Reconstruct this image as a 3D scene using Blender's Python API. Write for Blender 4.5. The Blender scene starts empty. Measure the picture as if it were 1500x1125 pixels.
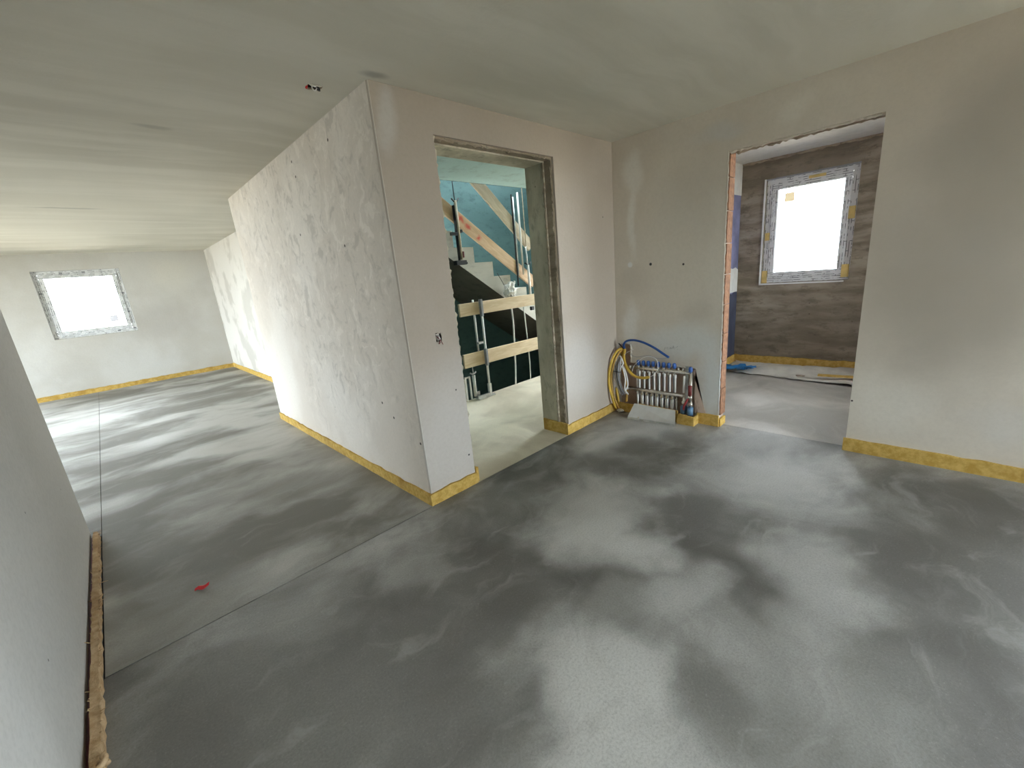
import bpy, bmesh, math, random
from mathutils import Vector, Matrix
random.seed(7)
C = bpy.context.scene.collection
sc = bpy.context.scene

# ------------------------------------------------------------------ camera
ROWS = ((0.70756978, -0.70088063, -0.09006307),
        (-0.24277994, -0.12142201, -0.96245239),
        (0.66362859, 0.70286773, -0.2560743))
FPX, EYE = 609.5, 1.45
cd = bpy.data.cameras.new('camera')
cam = bpy.data.objects.new('camera', cd); C.objects.link(cam)
cd.sensor_width = 36.0; cd.lens = 36.0 * FPX / 1500.0
cd.clip_start = 0.02; cd.clip_end = 300
r, u_, b = Vector(ROWS[0]), -Vector(ROWS[1]), -Vector(ROWS[2])
cam.matrix_world = Matrix(((r.x, u_.x, b.x, 0), (r.y, u_.y, b.y, 0), (r.z, u_.z, b.z, EYE), (0, 0, 0, 1)))
sc.camera = cam

# ------------------------------------------------------------------ overcast sky and exposure
SKY = 15.0
w = bpy.data.worlds.new('overcast_sky'); sc.world = w; w.use_nodes = True
bg = w.node_tree.nodes['Background']
bg.inputs[0].default_value = (0.84, 0.925, 0.985, 1); bg.inputs[1].default_value = SKY
sc.view_settings.view_transform = 'Standard'
sc.view_settings.look = 'None'
sc.view_settings.gamma = 1.0
sc.view_settings.use_curve_mapping = False
sc.view_settings.exposure = 0.8
sc.cycles.max_bounces = 14; sc.cycles.diffuse_bounces = 9; sc.cycles.glossy_bounces = 4
sc.cycles.transparent_max_bounces = 12
sc.cycles.sample_clamp_indirect = 6.0
sc.cycles.caustics_reflective = False; sc.cycles.caustics_refractive = False

def portal(loc, normal, sx, sy):
    """sampling portal in a window opening: gives no light itself, only guides sky light"""
    l = bpy.data.lights.new('window_portal', 'AREA'); l.shape = 'RECTANGLE'; l.size = sx; l.size_y = sy
    l.cycles.is_portal = True
    o = bpy.data.objects.new('window_portal', l); C.objects.link(o)
    o.location = loc; n = Vector(normal)
    o.rotation_euler = n.to_track_quat('-Z', 'Z').to_euler()

# pixel -> point on a known plane
def ray(u, v):
    a, b_ = (u - 750) / FPX, (v - 562.5) / FPX
    return Vector([ROWS[0][i] * a + ROWS[1][i] * b_ + ROWS[2][i] for i in range(3)])
def onZ(u, v, z=0.0):
    d = ray(u, v); t = (z - EYE) / d.z; return Vector((d.x * t, d.y * t, z))
def onX(u, v, X):
    d = ray(u, v); t = X / d.x; return Vector((X, d.y * t, d.z * t + EYE))
def onY(u, v, Y):
    d = ray(u, v); t = Y / d.y; return Vector((d.x * t, Y, d.z * t + EYE))

# ------------------------------------------------------------------ materials
class G:
    def __init__(s, name):
        s.m = bpy.data.materials.new(name); s.m.use_nodes = True
        s.t = s.m.node_tree; s.b = s.t.nodes['Principled BSDF']; s.out = s.t.nodes['Material Output']
        s._co = None
    def n(s, typ, **kw):
        nd = s.t.nodes.new('ShaderNode' + typ)
        for k, v in kw.items():
            if k.startswith('p_'): setattr(nd, k[2:], v)
        for k, v in kw.items():
            if k.startswith('p_'): continue
            key = int(k[1:]) if k[0] == 'i' and k[1:].isdigit() else k.replace('_', ' ')
            s.put(nd.inputs[key], v)
        return nd
    def put(s, sock, v):
        if hasattr(v, 'links') and hasattr(v, 'is_output'): s.t.links.new(v, sock)
        elif hasattr(v, 'outputs'): s.t.links.new(v.outputs[0], sock)
        else:
            if isinstance(v, tuple) and len(v) == 3 and sock.type == 'RGBA': v = (*v, 1)
            sock.default_value = v
    def co(s):
        if s._co is None: s._co = s.n('TexCoord').outputs['Object']
        return s._co
    def scaled(s, vec, sc_, loc=(0, 0, 0)):
        return s.n('Mapping', Vector=vec, Scale=sc_, Location=loc).outputs[0]
    def noise(s, scale, detail=4, rough=.55, vec=None, dist=0.0, seed=0):
        v = vec if vec is not None else s.co()
        if seed: v = s.n('VectorMath', p_operation='ADD', i0=v, i1=(seed * 3.7, seed * 1.9, seed * 5.3)).outputs[0]
        return s.n('TexNoise', Vector=v, Scale=scale, Detail=detail, Roughness=rough, Distortion=dist).outputs[0]
    def ramp(s, f, lo, hi, a=0.0, b=1.0, smooth=True):
        return s.n('MapRange', p_interpolation_type='SMOOTHSTEP' if smooth else 'LINEAR', i0=f, i1=lo, i2=hi, i3=a, i4=b).outputs[0]
    def mix(s, f, a, b_, mode='MIX'):
        nd = s.t.nodes.new('ShaderNodeMix'); nd.data_type = 'RGBA'; nd.blend_type = mode
        s.put(nd.inputs[0], f); s.put(nd.inputs[6], a); s.put(nd.inputs[7], b_); return nd.outputs[2]
    def math(s, op, a, b_=0.0):
        return s.n('Math', p_operation=op, i0=a, i1=b_).outputs[0]
    def warped(s, scale, amount):
        nz = s.n('TexNoise', Vector=s.co(), Scale=scale, Detail=4.0).outputs[1]
        d = s.n('VectorMath', p_operation='SUBTRACT', i0=nz, i1=(.5, .5, .5)).outputs[0]
        d = s.n('VectorMath', p_operation='SCALE', i0=d, Scale=amount).outputs[0]
        return s.n('VectorMath', p_operation='ADD', i0=s.co(), i1=d).outputs[0]
    def blob(s, vec, c, rad, inner=0.25):
        d = s.n('VectorMath', p_operation='SUBTRACT', i0=vec, i1=tuple(c)).outputs[0]
        d = s.n('VectorMath', p_operation='DIVIDE', i0=d, i1=tuple(rad)).outputs[0]
        l = s.n('VectorMath', p_operation='LENGTH', i0=d).outputs['Value']
        return s.ramp(l, inner, 1.0, 1.0, 0.0)
    def bump(s, h, strength, dist=0.01, normal=None):
        kw = dict(Strength=strength, Distance=dist, Height=h)
        if normal is not None: kw['Normal'] = normal
        return s.n('Bump', **kw).outputs[0]
    def set(s, **kw):
        for k, v in kw.items(): s.put(s.b.inputs[k.replace('_', ' ')], v)
        return s.m

def plain(name, col, rough=.6, metal=0.0, var=.12, nscale=12, bump=0.0, spec=.5):
    g = G(name)
    f = g.noise(nscale, 5)
    c = g.mix(g.ramp(f, .3, .7), tuple(x * (1 - var) for x in col), tuple(min(1, x * (1 + var)) for x in col))
    g.set(Base_Color=c, Roughness=rough, Metallic=metal)
    g.b.inputs['Specular IOR Level'].default_value = spec
    if bump: g.set(Normal=g.bump(g.noise(nscale * 5, 4), bump, .004))
    return g.m

def plaster(name, wet, dry, blobs=(), scale=.9, lo=.4, hi=.62, seed=1, trowel=.15, specks=(), grain=.25):
    """gypsum plaster: damp darker zones, dry paler zones, trowel marks; blobs add patches and painted light"""
    g = G(name)
    v = g.warped(1.6, .35)
    f = g.noise(scale, 4, .55, vec=v, seed=seed)
    c = g.mix(g.ramp(f, lo, hi), wet, dry)
    wv = g.warped(3.0, .22)
    for (p, rad, col, st) in blobs:
        k = g.math('MULTIPLY', g.blob(wv, p, rad), st)
        c = g.mix(k, c, col)
    fine = g.noise(46, 5, .7, seed=seed + 2)
    c = g.mix(g.ramp(fine, .35, .75, .0, grain), c, tuple(x * .72 for x in wet))
    g.vd = None
    if trowel > .2:
        tv = g.scaled(g.warped(4.5, .3), (11, 9, 6))
        tn = g.noise(1.0, 7, .62, vec=tv, dist=1.1, seed=seed + 3)
        area = g.ramp(g.noise(.7, 3, vec=v, seed=seed + 5), .36, .56)
        k = g.math('MULTIPLY', g.ramp(tn, .52, .66), g.math('MULTIPLY', area, trowel))
        c = g.mix(k, c, tuple(x * .68 for x in wet))
        k2 = g.math('MULTIPLY', g.ramp(tn, .36, .46, 1, 0), g.math('MULTIPLY', area, .5))
        c = g.mix(k2, c, tuple(min(1, x * 1.12) for x in dry))
        vd = g.n('TexVoronoi', Vector=g.warped(9, .05), Scale=5.5).outputs['Distance']
        k3 = g.math('MULTIPLY', g.ramp(vd, .02, .05, 1, 0), g.ramp(g.noise(1.7, 2, seed=9), .5, .6))
        c = g.mix(g.math('MULTIPLY', k3, .7), c, (.13, .115, .10))
    for (p, r_, col) in specks:
        c = g.mix(g.blob(g.co(), p, (r_, r_, r_), .55), c, col)
    h = g.math('ADD', g.noise(5, 6, .6, vec=v, seed=seed), g.math('MULTIPLY', fine, .25))
    g.set(Base_Color=c, Roughness=.86, Normal=g.bump(h, .35, .012))
    g.b.inputs['Specular IOR Level'].default_value = .25
    return g.m

WARM = (.50, .47, .425); PALE = (.66, .65, .62); DAMP = (.40, .372, .335)
pX = lambda u, v, X=3.6: tuple(onX(u, v, X))
pY = lambda u, v, Y=2.24: tuple(onY(u, v, Y))
m_wallA = plaster('plaster_trowelled', (.69, .63, .56), (.77, .72, .66), seed=3, trowel=.55, grain=.2,
    specks=[(tuple(onX(u, v, 1.285)), .012, (.08, .07, .06)) for u, v in ((427, 237), (433, 259), (505, 360), (560, 590), (616, 650), (577, 612), (440, 344), (480, 205))])
m_wallB = plaster('plaster_door_wall', (.46, .40, .335), (.505, .45, .385), seed=5, grain=.15,
    blobs=[(pY(660, 640), (.55, .5, .75), (.62, .59, .56), .7), (pY(850, 540), (.5, .5, .5), (.60, .575, .55), .6), (pY(563, 170), (.08, .3, .25), (.60, .58, .55), .7)],  # lower left pale blob paints sky light falling on the wall
    specks=[(pY(687, 666), .009, (.05, .05, .05)), (pY(668, 571), .008, (.1, .09, .09)), (pY(883, 318), .008, (.1, .1, .1))])
LT = (.72, .68, .61); WD = (.45, .41, .355)
m_wallC = plaster('plaster_patched_shaded', (.56, .50, .425), (.66, .605, .525), seed=8, scale=.8, lo=.35, hi=.65, grain=.15,
    blobs=[(pX(925, 260), (.3, .13, .30), LT, .6), (pX(925, 330), (.3, .07, .30), LT, .8), (pX(922, 390), (.3, .05, .2), LT, .5),
           (pX(925, 470), (.3, .14, .30), LT, .8), (pX(1000, 500), (.3, .55, .22), (.68, .70, .69), .75), (pX(1040, 560), (.3, .16, .45), (.70, .72, .72), .85),
           (pX(1050, 380), (.3, .12, .7), LT, .5), (pX(930, 410), (.3, .22, .18), WD, .5), (pX(1020, 460), (.3, .2, .16), WD, .35),
           (pX(1010, 300), (.3, .4, .4), WD, .3), (pX(1160, 160), (.3, .16, .12), LT, .6), (pX(1060, 190), (.3, .25, .08), (.58, .56, .53), .7),
           (pX(1330, 350), (.3, .14, .4), (.60, .55, .49), .5), (pX(1430, 360), (.3, .25, .22), (.60, .58, .55), .5), (pX(1390, 230), (.3, .3, .22), WD, .5),
           (pX(1300, 590), (.3, .28, .30), LT, .7), (pX(1480, 620), (.3, .3, .15), (.60, .58, .55), .4), (pX(1360, 520), (.3, .2, .2), WD, .4), (pX(1480, 180), (.3, .4, .5), (.37, .335, .285), .8), (pX(1400, 450), (.3, .5, .5), (.40, .36, .305), .45), (pX(1470, 300), (.3, .35, .35), (.39, .355, .30), .6), (pX(980, 380), (.3, .8, .8), (.68, .63, .55), .6), (pX(925, 320), (.3, .06, .45), (.78, .76, .71), .7), (pX(926, 250), (.3, .11, .2), (.76, .74, .69), .6), (pX(924, 475), (.3, .10, .25), (.78, .77, .74), .7), (pX(1430, 400), (.3, .75, .95), (.38, .34, .285), .7)],  # broad dark blobs paint the dimmer right end, broad pale one the brighter left
    specks=[(pX(953, 387), .016, (.05, .05, .05)), (pX(1001, 387), .012, (.07, .06, .06)), (pX(923, 388), .03, (.75, .75, .73)), (pX(1248, 587), .008, (.06, .05, .05))])
m_far = plaster('plaster_far', (.54, .52, .475), (.63, .62, .59), seed=12, scale=.6, grain=.12,
    blobs=[(tuple(onY(250, 400, 10.95)), (.5, .5, .5), (.68, .66, .60), .7), (tuple(onY(240, 470, 10.95)), (.9, .5, .5), (.46, .44, .41), .5)])
m_recess = plaster('plaster_recess', (.55, .52, .47), (.69, .66, .61), seed=15, scale=1.5, lo=.42, hi=.52, grain=.1)
m_left = plaster('plaster_near', (.52, .51, .485), (.57, .56, .54), seed=21, scale=.5, grain=.35,
    specks=[(tuple(onX(u, v, -.39)), .006, (.1, .1, .1)) for u, v in ((89, 717), (37, 751), (71, 967))])
m_hidden = plaster('plaster_plain', (.55, .53, .50), (.62, .61, .58), seed=25)

def ceiling_mat():
    g = G('ceiling_plaster')
    v = g.warped(1.2, .3)
    st = g.noise(1.0, 6, .6, vec=g.scaled(v, (.55, 3.6, 1)), seed=2)
    sp = g.noise(.45, 3, .5, vec=v, seed=4)
    c = g.mix(g.ramp(sp, .35, .65), (.57, .55, .48), (.67, .65, .575))
    c = g.mix(g.ramp(st, .4, .68, 0, .5), c, (.76, .74, .67))
    dk = g.warped(2.5, .15)
    for (u, q, ra, rb, s_) in ((220, 185, .13, .05, .35), (100, 305, .4, .05, .4), (550, 110, .10, .05, .5)):
        c = g.mix(g.math('MULTIPLY', g.blob(dk, onZ(u, q, 2.49), (ra, rb, .3)), s_), c, (.2, .2, .19))
    h = g.math('ADD', st, g.math('MULTIPLY', g.noise(38, 4, .6), .10))
    g.set(Base_Color=c, Roughness=.8, Normal=g.bump(h, .32, .03))
    g.b.inputs['Specular IOR Level'].default_value = .3
    return g.m
m_ceil = ceiling_mat()

def screed_mat(name, dark, light, blobs=(), swirl=.3, spec=.5, lo=.36, hi=.66, stretch=(1, 1, 1), r0=.34, r1=.62):
    g = G(name)
    v = g.scaled(g.warped(1.3, .5), stretch)
    f = g.noise(1.05, 5, .55, vec=v, seed=2, dist=.4)
    k = g.ramp(f, lo, hi)
    bv = g.warped(2.6, .5)
    amt = k
    for (p, rad, val, s_) in blobs:
        b_ = g.math('MULTIPLY', g.blob(bv, p, rad, .2), s_)
        nd = g.t.nodes.new('ShaderNodeMix'); nd.data_type = 'FLOAT'
        g.put(nd.inputs[0], b_); g.put(nd.inputs[2], amt); g.put(nd.inputs[3], val); amt = nd.outputs[0]
    c = g.mix(amt, dark, light)
    gr = g.noise(110, 6, .85, seed=5)
    c = g.mix(g.ramp(gr, .42, .70, 0, .4), c, tuple(x * .7 for x in dark))
    c = g.mix(g.ramp(gr, .28, .42, .35, 0), c, tuple(min(.9, x * 1.25) for x in light))
    sv = g.scaled(g.warped(2.0, .6), (2.2, 5.5, 1))
    sw = g.noise(1.0, 6, .6, vec=sv, dist=.8, seed=7)
    c = g.mix(g.ramp(sw, .5, .8, 0, .25), c, light)
    c = g.mix(g.ramp(sw, .25, .5, .25, 0), c, dark)
    h = g.math('ADD', g.math('MULTIPLY', gr, .4), sw)
    ro = g.ramp(g.math('ADD', g.math('MULTIPLY', sw, .6), g.math('MULTIPLY', g.math('SUBTRACT', 1.0, amt), .4)), .25, .7, r0, r1)
    g.set(Base_Color=c, Roughness=ro, Normal=g.bump(h, swirl, .012))
    g.b.inputs['Specular IOR Level'].default_value = spec
    return g.m
def fb(u, v, rx, ry, val, s_): return (tuple(onZ(u, v)), (rx, ry, 1), val, s_)
m_floor = screed_mat('screed_drying_and_light', (.115, .107, .093), (.66, .655, .63), swirl=.6, lo=.32, hi=.84, r0=.40, r1=.66, blobs=[
    fb(720, 870, .42, .42, .06, .8), fb(600, 980, .35, .45, .12, .6), fb(500, 1050, .5, .5, .2, .7), fb(400, 930, .5, .4, .22, .6),
    fb(590, 830, .28, .25, .5, .7), fb(1000, 742, .42, .24, .04, .85), fb(910, 690, .25, .3, .08, .8), fb(740, 720, .3, .2, .2, .6),
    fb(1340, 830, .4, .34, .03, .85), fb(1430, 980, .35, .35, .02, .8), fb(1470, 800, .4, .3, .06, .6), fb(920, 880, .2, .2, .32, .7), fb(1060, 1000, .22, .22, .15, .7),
    fb(830, 770, .35, .28, .85, .8), fb(930, 800, .3, .22, .8, .7), fb(870, 745, .22, .4, .78, .6), fb(1000, 870, .28, .2, .72, .6),
    fb(1170, 810, .42, .32, .75, .75), fb(1230, 880, .3, .22, .66, .7), fb(1140, 700, .55, .22, .7, .6), fb(1060, 660, .5, .25, .6, .6),  # pale blobs before the doorway paint the light coming through it
    fb(860, 1010, .22, .26, .9, .85), fb(930, 1060, .16, .16, .95, .85), fb(850, 1110, .18, .16, .95, .85), fb(935, 985, .15, .2, .85, .7), fb(1180, 990, .28, .3, .45, .7),
    fb(1320, 705, .45, .22, .0, .75), fb(1450, 735, .45, .3, .0, .75), fb(890, 785, .42, .34, .95, .85), fb(900, 1020, .30, .42, .92, .8), fb(1000, 850, .3, .25, .7, .6), fb(1120, 690, .5, .25, .7, .5), fb(930, 655, .35, .35, .04, .8), fb(870, 675, .25, .3, .08, .6), fb(1000, 640, .2, .3, .12, .6), fb(720, 880, .34, .34, .03, .7), fb(1000, 742, .3, .2, .03, .7),  # first dark pair paints the shadow along the right wall foot
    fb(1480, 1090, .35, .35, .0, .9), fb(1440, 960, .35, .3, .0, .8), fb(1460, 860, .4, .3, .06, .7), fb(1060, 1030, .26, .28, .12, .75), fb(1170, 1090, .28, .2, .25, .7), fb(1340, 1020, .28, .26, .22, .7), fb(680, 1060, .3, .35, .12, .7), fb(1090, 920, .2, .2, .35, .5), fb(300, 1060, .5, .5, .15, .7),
    fb(1200, 930, .3, .2, .5, .6), fb(1280, 1060, .25, .25, .4, .6)])
m_floor_hall = screed_mat('screed_smoothed', (.19, .18, .158), (.48, .475, .45), swirl=.22, spec=.35, r0=.50, r1=.72, stretch=(.8, 1.5, 1), blobs=[
    fb(420, 715, .5, .35, .08, .7), fb(240, 800, .5, .3, .12, .6), fb(560, 690, .5, .4, .15, .6), fb(330, 760, .45, .15, .7, .6), fb(480, 660, .6, .3, .35, .5),
    fb(300, 880, .4, .3, .25, .7)])
m_floor_landing = screed_mat('screed_landing', (.58, .50, .375), (.92, .83, .655), swirl=.5, spec=.3, r0=.6, r1=.8)
m_floor_small = screed_mat('screed_small_room', (.36, .34, .30), (.60, .57, .52), swirl=.3, spec=.4, r0=.45, r1=.7)
m_joint = plain('joint_filler', (.045, .043, .04), .9)

def concrete_mat(name, a, b_, dark, axis='h', rowscale=5.0):
    g = G(name)
    sx = {'h': (.2, .2, 1), 'v': (1, 1, .3)}[axis]
    v = g.scaled(g.warped(3, .06), sx)
    f = g.noise(rowscale, 6, .62, vec=v, seed=3)
    f2 = g.noise(1.1, 4, .5, seed=6)
    c = g.mix(g.ramp(f, .35, .65), a, b_)
    c = g.mix(g.ramp(f2, .35, .65, 0, .6), c, dark)
    f4 = g.noise(13, 5, .7, vec=g.scaled(g.co(), (1, 1, .45) if axis == 'v' else (.5, .5, 1)), seed=11)
    c = g.mix(g.ramp(f4, .5, .68, 0, .6), c, tuple(x * .75 for x in dark))
    vd = g.n('TexVoronoi', Vector=g.warped(12, .03), Scale=11.0).outputs['Distance']
    c = g.mix(g.math('MULTIPLY', g.ramp(vd, .03, .10, 1, 0), g.ramp(f2, .5, .6)), c, tuple(x * .5 for x in dark))
    g.set(Base_Color=c, Roughness=.82, Normal=g.bump(g.math('ADD', f, g.math('MULTIPLY', g.noise(40, 4), .3)), .5, .012))
    g.b.inputs['Specular IOR Level'].default_value = .3
    return g.m
m_conc_brown = concrete_mat('concrete_board_marked', (.20, .165, .122), (.42, .365, .29), (.17, .138, .10), 'h', 6.5)
m_conc_jamb = concrete_mat('concrete_jamb', (.52, .47, .36), (.76, .70, .56), (.35, .315, .235), 'v', 6)
m_mortar = concrete_mat('mortar_brown', (.33, .27, .20), (.52, .44, .34), (.22, .18, .13), 'h', 7)
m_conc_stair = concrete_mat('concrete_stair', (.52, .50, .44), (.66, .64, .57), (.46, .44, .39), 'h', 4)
m_soffit = concrete_mat('concrete_soffit_shaded', (.16, .145, .115), (.23, .21, .17), (.12, .11, .09), 'h', 4)
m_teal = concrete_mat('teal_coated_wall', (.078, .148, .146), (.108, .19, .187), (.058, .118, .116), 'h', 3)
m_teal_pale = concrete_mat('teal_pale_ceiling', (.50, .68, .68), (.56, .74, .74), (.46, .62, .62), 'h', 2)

def strip_mat(name, a, b_, d):
    g = G(name)
    f = g.noise(22, 6, .7); c = g.mix(g.ramp(f, .35, .65), a, b_)
    f3 = g.noise(3, 3, .5, seed=4); c = g.mix(g.ramp(f3, .5, .72, 0, .6), c, d)
    g.set(Base_Color=c, Roughness=.92, Normal=g.bump(g.noise(70, 5, .7), .7, .008))
    g.b.inputs['Specular IOR Level'].default_value = .15
    return g.m
m_strip = strip_mat('mineral_wool_yellow', (.52, .33, .075), (.68, .47, .15), (.34, .19, .05))
m_fibre = strip_mat('wood_fibre_strip', (.44, .29, .15), (.60, .43, .26), (.30, .17, .08))

def wood_mat(name, a, b_, knot, red=()):
    g = G(name)
    v = g.scaled(g.co(), (1.2, 9, 9))
    f = g.noise(2.2, 6, .6, vec=v, dist=.6)
    c = g.mix(g.ramp(f, .35, .68), a, b_)
    vd = g.n('TexVoronoi', Vector=g.scaled(g.co(), (2.3, 5, 4)), Scale=1.0).outputs['Distance']
    c = g.mix(g.ramp(vd, .06, .15, .85, 0), c, knot)
    for (p, rad) in red: c = g.mix(g.math('MULTIPLY', g.blob(g.warped(14, .12), p, rad, .1), .9), c, (.62, .06, .04))
    g.set(Base_Color=c, Roughness=.7, Normal=g.bump(f, .15, .003)); return g.m
m_wood = wood_mat('spruce_board', (.64, .48, .29), (.78, .63, .43), (.30, .17, .08))
m_wood2 = wood_mat('spruce_board_grey', (.46, .38, .27), (.60, .51, .38), (.26, .17, .09))
m_wood_red = wood_mat('spruce_board_marked', (.58, .38, .22), (.72, .52, .33), (.26, .12, .05), red=[((-.52, 0, .015), (.09, .2, .055)), ((-.40, 0, .0), (.07, .2, .05)), ((-.20, 0, -.02), (.06, .2, .05))])
m_steel = plain('galvanised_steel', (.62, .63, .62), .38, .85, .2, 18)
m_sheet = plain('zinc_sheet', (.72, .76, .79), .3, .8, .07, 9)
m_whitesteel = plain('pale_tube', (.80, .79, .74), .45, .1, .08)
m_black = plain('black_iron', (.025, .025, .026), .55, .3)
m_nickel = plain('nickel_plated_brass', (.74, .70, .64), .25, .9, .1, 30)
m_whiteplastic = plain('white_plastic_pipe', (.93, .93, .92), .25, 0, .05)
m_bluecap = plain('blue_plastic', (.045, .13, .42), .42, 0, .15)
m_bluehose = plain('blue_hose', (.02, .085, .30), .45, 0, .15)
m_bluewrap = plain('blue_foil_wrap', (.10, .20, .33), .4, 0, .4, 40)
m_yellow = plain('yellow_conduit', (.62, .40, .055), .5, 0, .15)
m_yellow2 = plain('ochre_conduit', (.45, .27, .06), .55, 0, .2)
m_cablew = plain('white_cable', (.85, .84, .83), .5, 0, .05)
m_cableg = plain('grey_cable', (.28, .29, .31), .55)
m_red = plain('red_plastic', (.55, .03, .035), .4, 0, .2, 60)
m_leverred = plain('red_lever', (.30, .03, .03), .5)
m_darkred = plain('dark_red_lever', (.16, .02, .02), .5)
m_brickred = plain('clay_block', (.27, .135, .075), .9, 0, .3, 25, .4)
m_niche = concrete_mat('rough_clay_niche', (.48, .34, .26), (.64, .50, .41), (.38, .27, .20), 'v', 9)
m_whitefoam = plain('pale_foam', (.75, .72, .64), .9, 0, .1, 20, .3)
m_paper = plain('pale_fleece_sheet', (.66, .635, .57), .9, 0, .18, 4, .3)
m_bluesheet = plain('blue_plastic_sheet', (.02, .17, .42), .4, 0, .25, 9)
m_purple = plain('violet_sealing_coat', (.21, .215, .36), .6, 0, .3, 5, .2)
m_bluedark = plain('dark_blue_coat', (.05, .058, .095), .6, 0, .3, 5, .2)
m_white = plain('white_wall_paint', (.70, .69, .66), .8, 0, .06)
m_pvc = plain('white_pvc', (.80, .80, .79), .35, 0, .04)
m_tape = plain('yellow_tape', (.66, .49, .18), .6, 0, .15)
m_grout = plain('cavity_dark', (.035, .03, .027), .95)
def sticker_mat(name, col):
    g = G(name); t = g.n('BsdfTranslucent', Color=(*col, 1)); d = g.n('BsdfDiffuse', Color=(*col, 1))
    mx = g.n('MixShader', i0=.35, i1=d, i2=t); g.t.links.new(mx.outputs[0], g.out.inputs[0]); return g.m
m_sticker = sticker_mat('grey_sticker', (.30, .29, .30)); m_sticker2 = sticker_mat('tan_sticker', (.34, .27, .17))
m_bag = plain('crumpled_plastic', (.72, .70, .64), .45, 0, .15, 14, .5)
m_ground = plain('ground_gravel', (.40, .335, .25), .95, 0, .3, 1.5)
m_pencil = plain('pencil_graphite', (.16, .16, .16), .6)
def film_mat(name, swap):
    g = G(name)
    s = g.n('SeparateXYZ', Vector=g.co())
    a, b_ = (s.outputs[2], s.outputs[0]) if swap else (s.outputs[0], s.outputs[2])
    v = g.n('CombineXYZ', X=a, Y=b_).outputs[0]
    br = g.n('TexBrick', Vector=v, Color1=(.78, .79, .80, 1), Color2=(.72, .73, .74, 1), Mortar=(.10, .11, .12, 1), Scale=1.0,
             Mortar_Size=.0032, Mortar_Smooth=.3, Brick_Width=.21, Row_Height=.024).outputs[0]
    gate = g.ramp(g.noise(14, 2, vec=v), .44, .54)
    c = g.mix(gate, (.76, .77, .78), br)
    g.set(Base_Color=c, Roughness=.4); return g.m
m_film_h, m_film_v = film_mat('printed_film_rail', False), film_mat('printed_film_stile', True)
def glass_mat():
    g = G('window_glass'); g.t.nodes.remove(g.b)
    tr = g.n('BsdfTransparent', Color=(.97, .98, .98, 1)); gl = g.n('BsdfGlossy', Roughness=.02)
    fr = g.n('Fresnel', IOR=1.45)
    mx = g.n('MixShader', i0=fr, i1=tr, i2=gl); g.t.links.new(mx.outputs[0], g.out.inputs[0]); return g.m
m_glass = glass_mat()

# ------------------------------------------------------------------ mesh helpers
def mesh(name, verts, faces, mat=None, smooth=False):
    me = bpy.data.meshes.new(name); me.from_pydata([tuple(v) for v in verts], [], faces); me.update()
    if mat: me.materials.append(mat)
    if smooth:
        for p in me.polygons: p.use_smooth = True
    return me
def link(name, me, parent=None, loc=None, rot=None):
    o = bpy.data.objects.new(name, me); C.objects.link(o)
    if parent: o.parent = parent
    if loc is not None: o.location = loc
    if rot is not None: o.rotation_euler = rot
    return o
def tag(o, label, cat=None, group=None, kind=None):
    o['label'] = label
    if cat: o['category'] = cat
    if group: o['group'] = group
    if kind: o['kind'] = kind
    return o
def empty(name, loc=(0, 0, 0), rot=(0, 0, 0)):
    o = bpy.data.objects.new(name, None); C.objects.link(o); o.location = loc; o.rotation_euler = rot
    o.empty_display_size = .05; return o
BF = [(0, 3, 2, 1), (4, 5, 6, 7), (0, 1, 5, 4), (1, 2, 6, 5), (2, 3, 7, 6), (3, 0, 4, 7)]
def boxvf(lo, hi):
    (a, b_, c), (d, e, f) = lo, hi
    return [(a, b_, c), (d, b_, c), (d, e, c), (a, e, c), (a, b_, f), (d, b_, f), (d, e, f), (a, e, f)], BF
def box(name, lo, hi, mat, parent=None, bevel=0.0):
    lo, hi = [min(a, b_) for a, b_ in zip(lo, hi)], [max(a, b_) for a, b_ in zip(lo, hi)]
    v, f = boxvf(lo, hi); me = mesh(name, v, f, mat)
    if bevel:
        bm = bmesh.new(); bm.from_mesh(me)
        bmesh.ops.bevel(bm, geom=bm.edges[:], offset=bevel, segments=2, affect='EDGES', clamp_overlap=True)
        bm.to_mesh(me); bm.free()
    return link(name, me, parent)
def grid_wall(name, axis, t0, t1, us, vs, holes, mat, parent=None):
    """panel with thickness t0..t1 along axis (0 X, 1 Y, 2 Z); u,v are the other two axes in order; holes = (u0,u1,v0,v1)"""
    U = sorted(set([us[0], us[1]] + [x for h in holes for x in h[:2] if us[0] < x < us[1]]))
    V = sorted(set([vs[0], vs[1]] + [x for h in holes for x in h[2:] if vs[0] < x < vs[1]]))
    def solid(i, j):
        if i < 0 or j < 0 or i >= len(U) - 1 or j >= len(V) - 1: return False
        cu, cv = (U[i] + U[i + 1]) / 2, (V[j] + V[j + 1]) / 2
        return not any(h[0] < cu < h[1] and h[2] < cv < h[3] for h in holes)
    verts, idx, faces = [], {}, []
    def vid(i, j, k):
        key = (i, j, k)
        if key not in idx:
            p = [U[i], V[j]]; p.insert(axis, (t0, t1)[k]); idx[key] = len(verts); verts.append(p)
        return idx[key]
    for i in range(len(U) - 1):
        for j in range(len(V) - 1):
            if not solid(i, j): continue
            q = [(i, j), (i + 1, j), (i + 1, j + 1), (i, j + 1)]
            faces.append([vid(a, b_, 0) for a, b_ in q][::-1]); faces.append([vid(a, b_, 1) for a, b_ in q])
            for e, (di, dj) in enumerate(((0, -1), (1, 0), (0, 1), (-1, 0))):
                if not solid(i + di, j + dj):
                    a, b_ = q[e], q[(e + 1) % 4]
                    faces.append([vid(*a, 0), vid(*b_, 0), vid(*b_, 1), vid(*a, 1)])
    me = mesh(name, verts, faces, mat)
    bm = bmesh.new(); bm.from_mesh(me); bmesh.ops.recalc_face_normals(bm, faces=bm.faces[:]); bm.to_mesh(me); bm.free()
    return link(name, me, parent)
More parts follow.
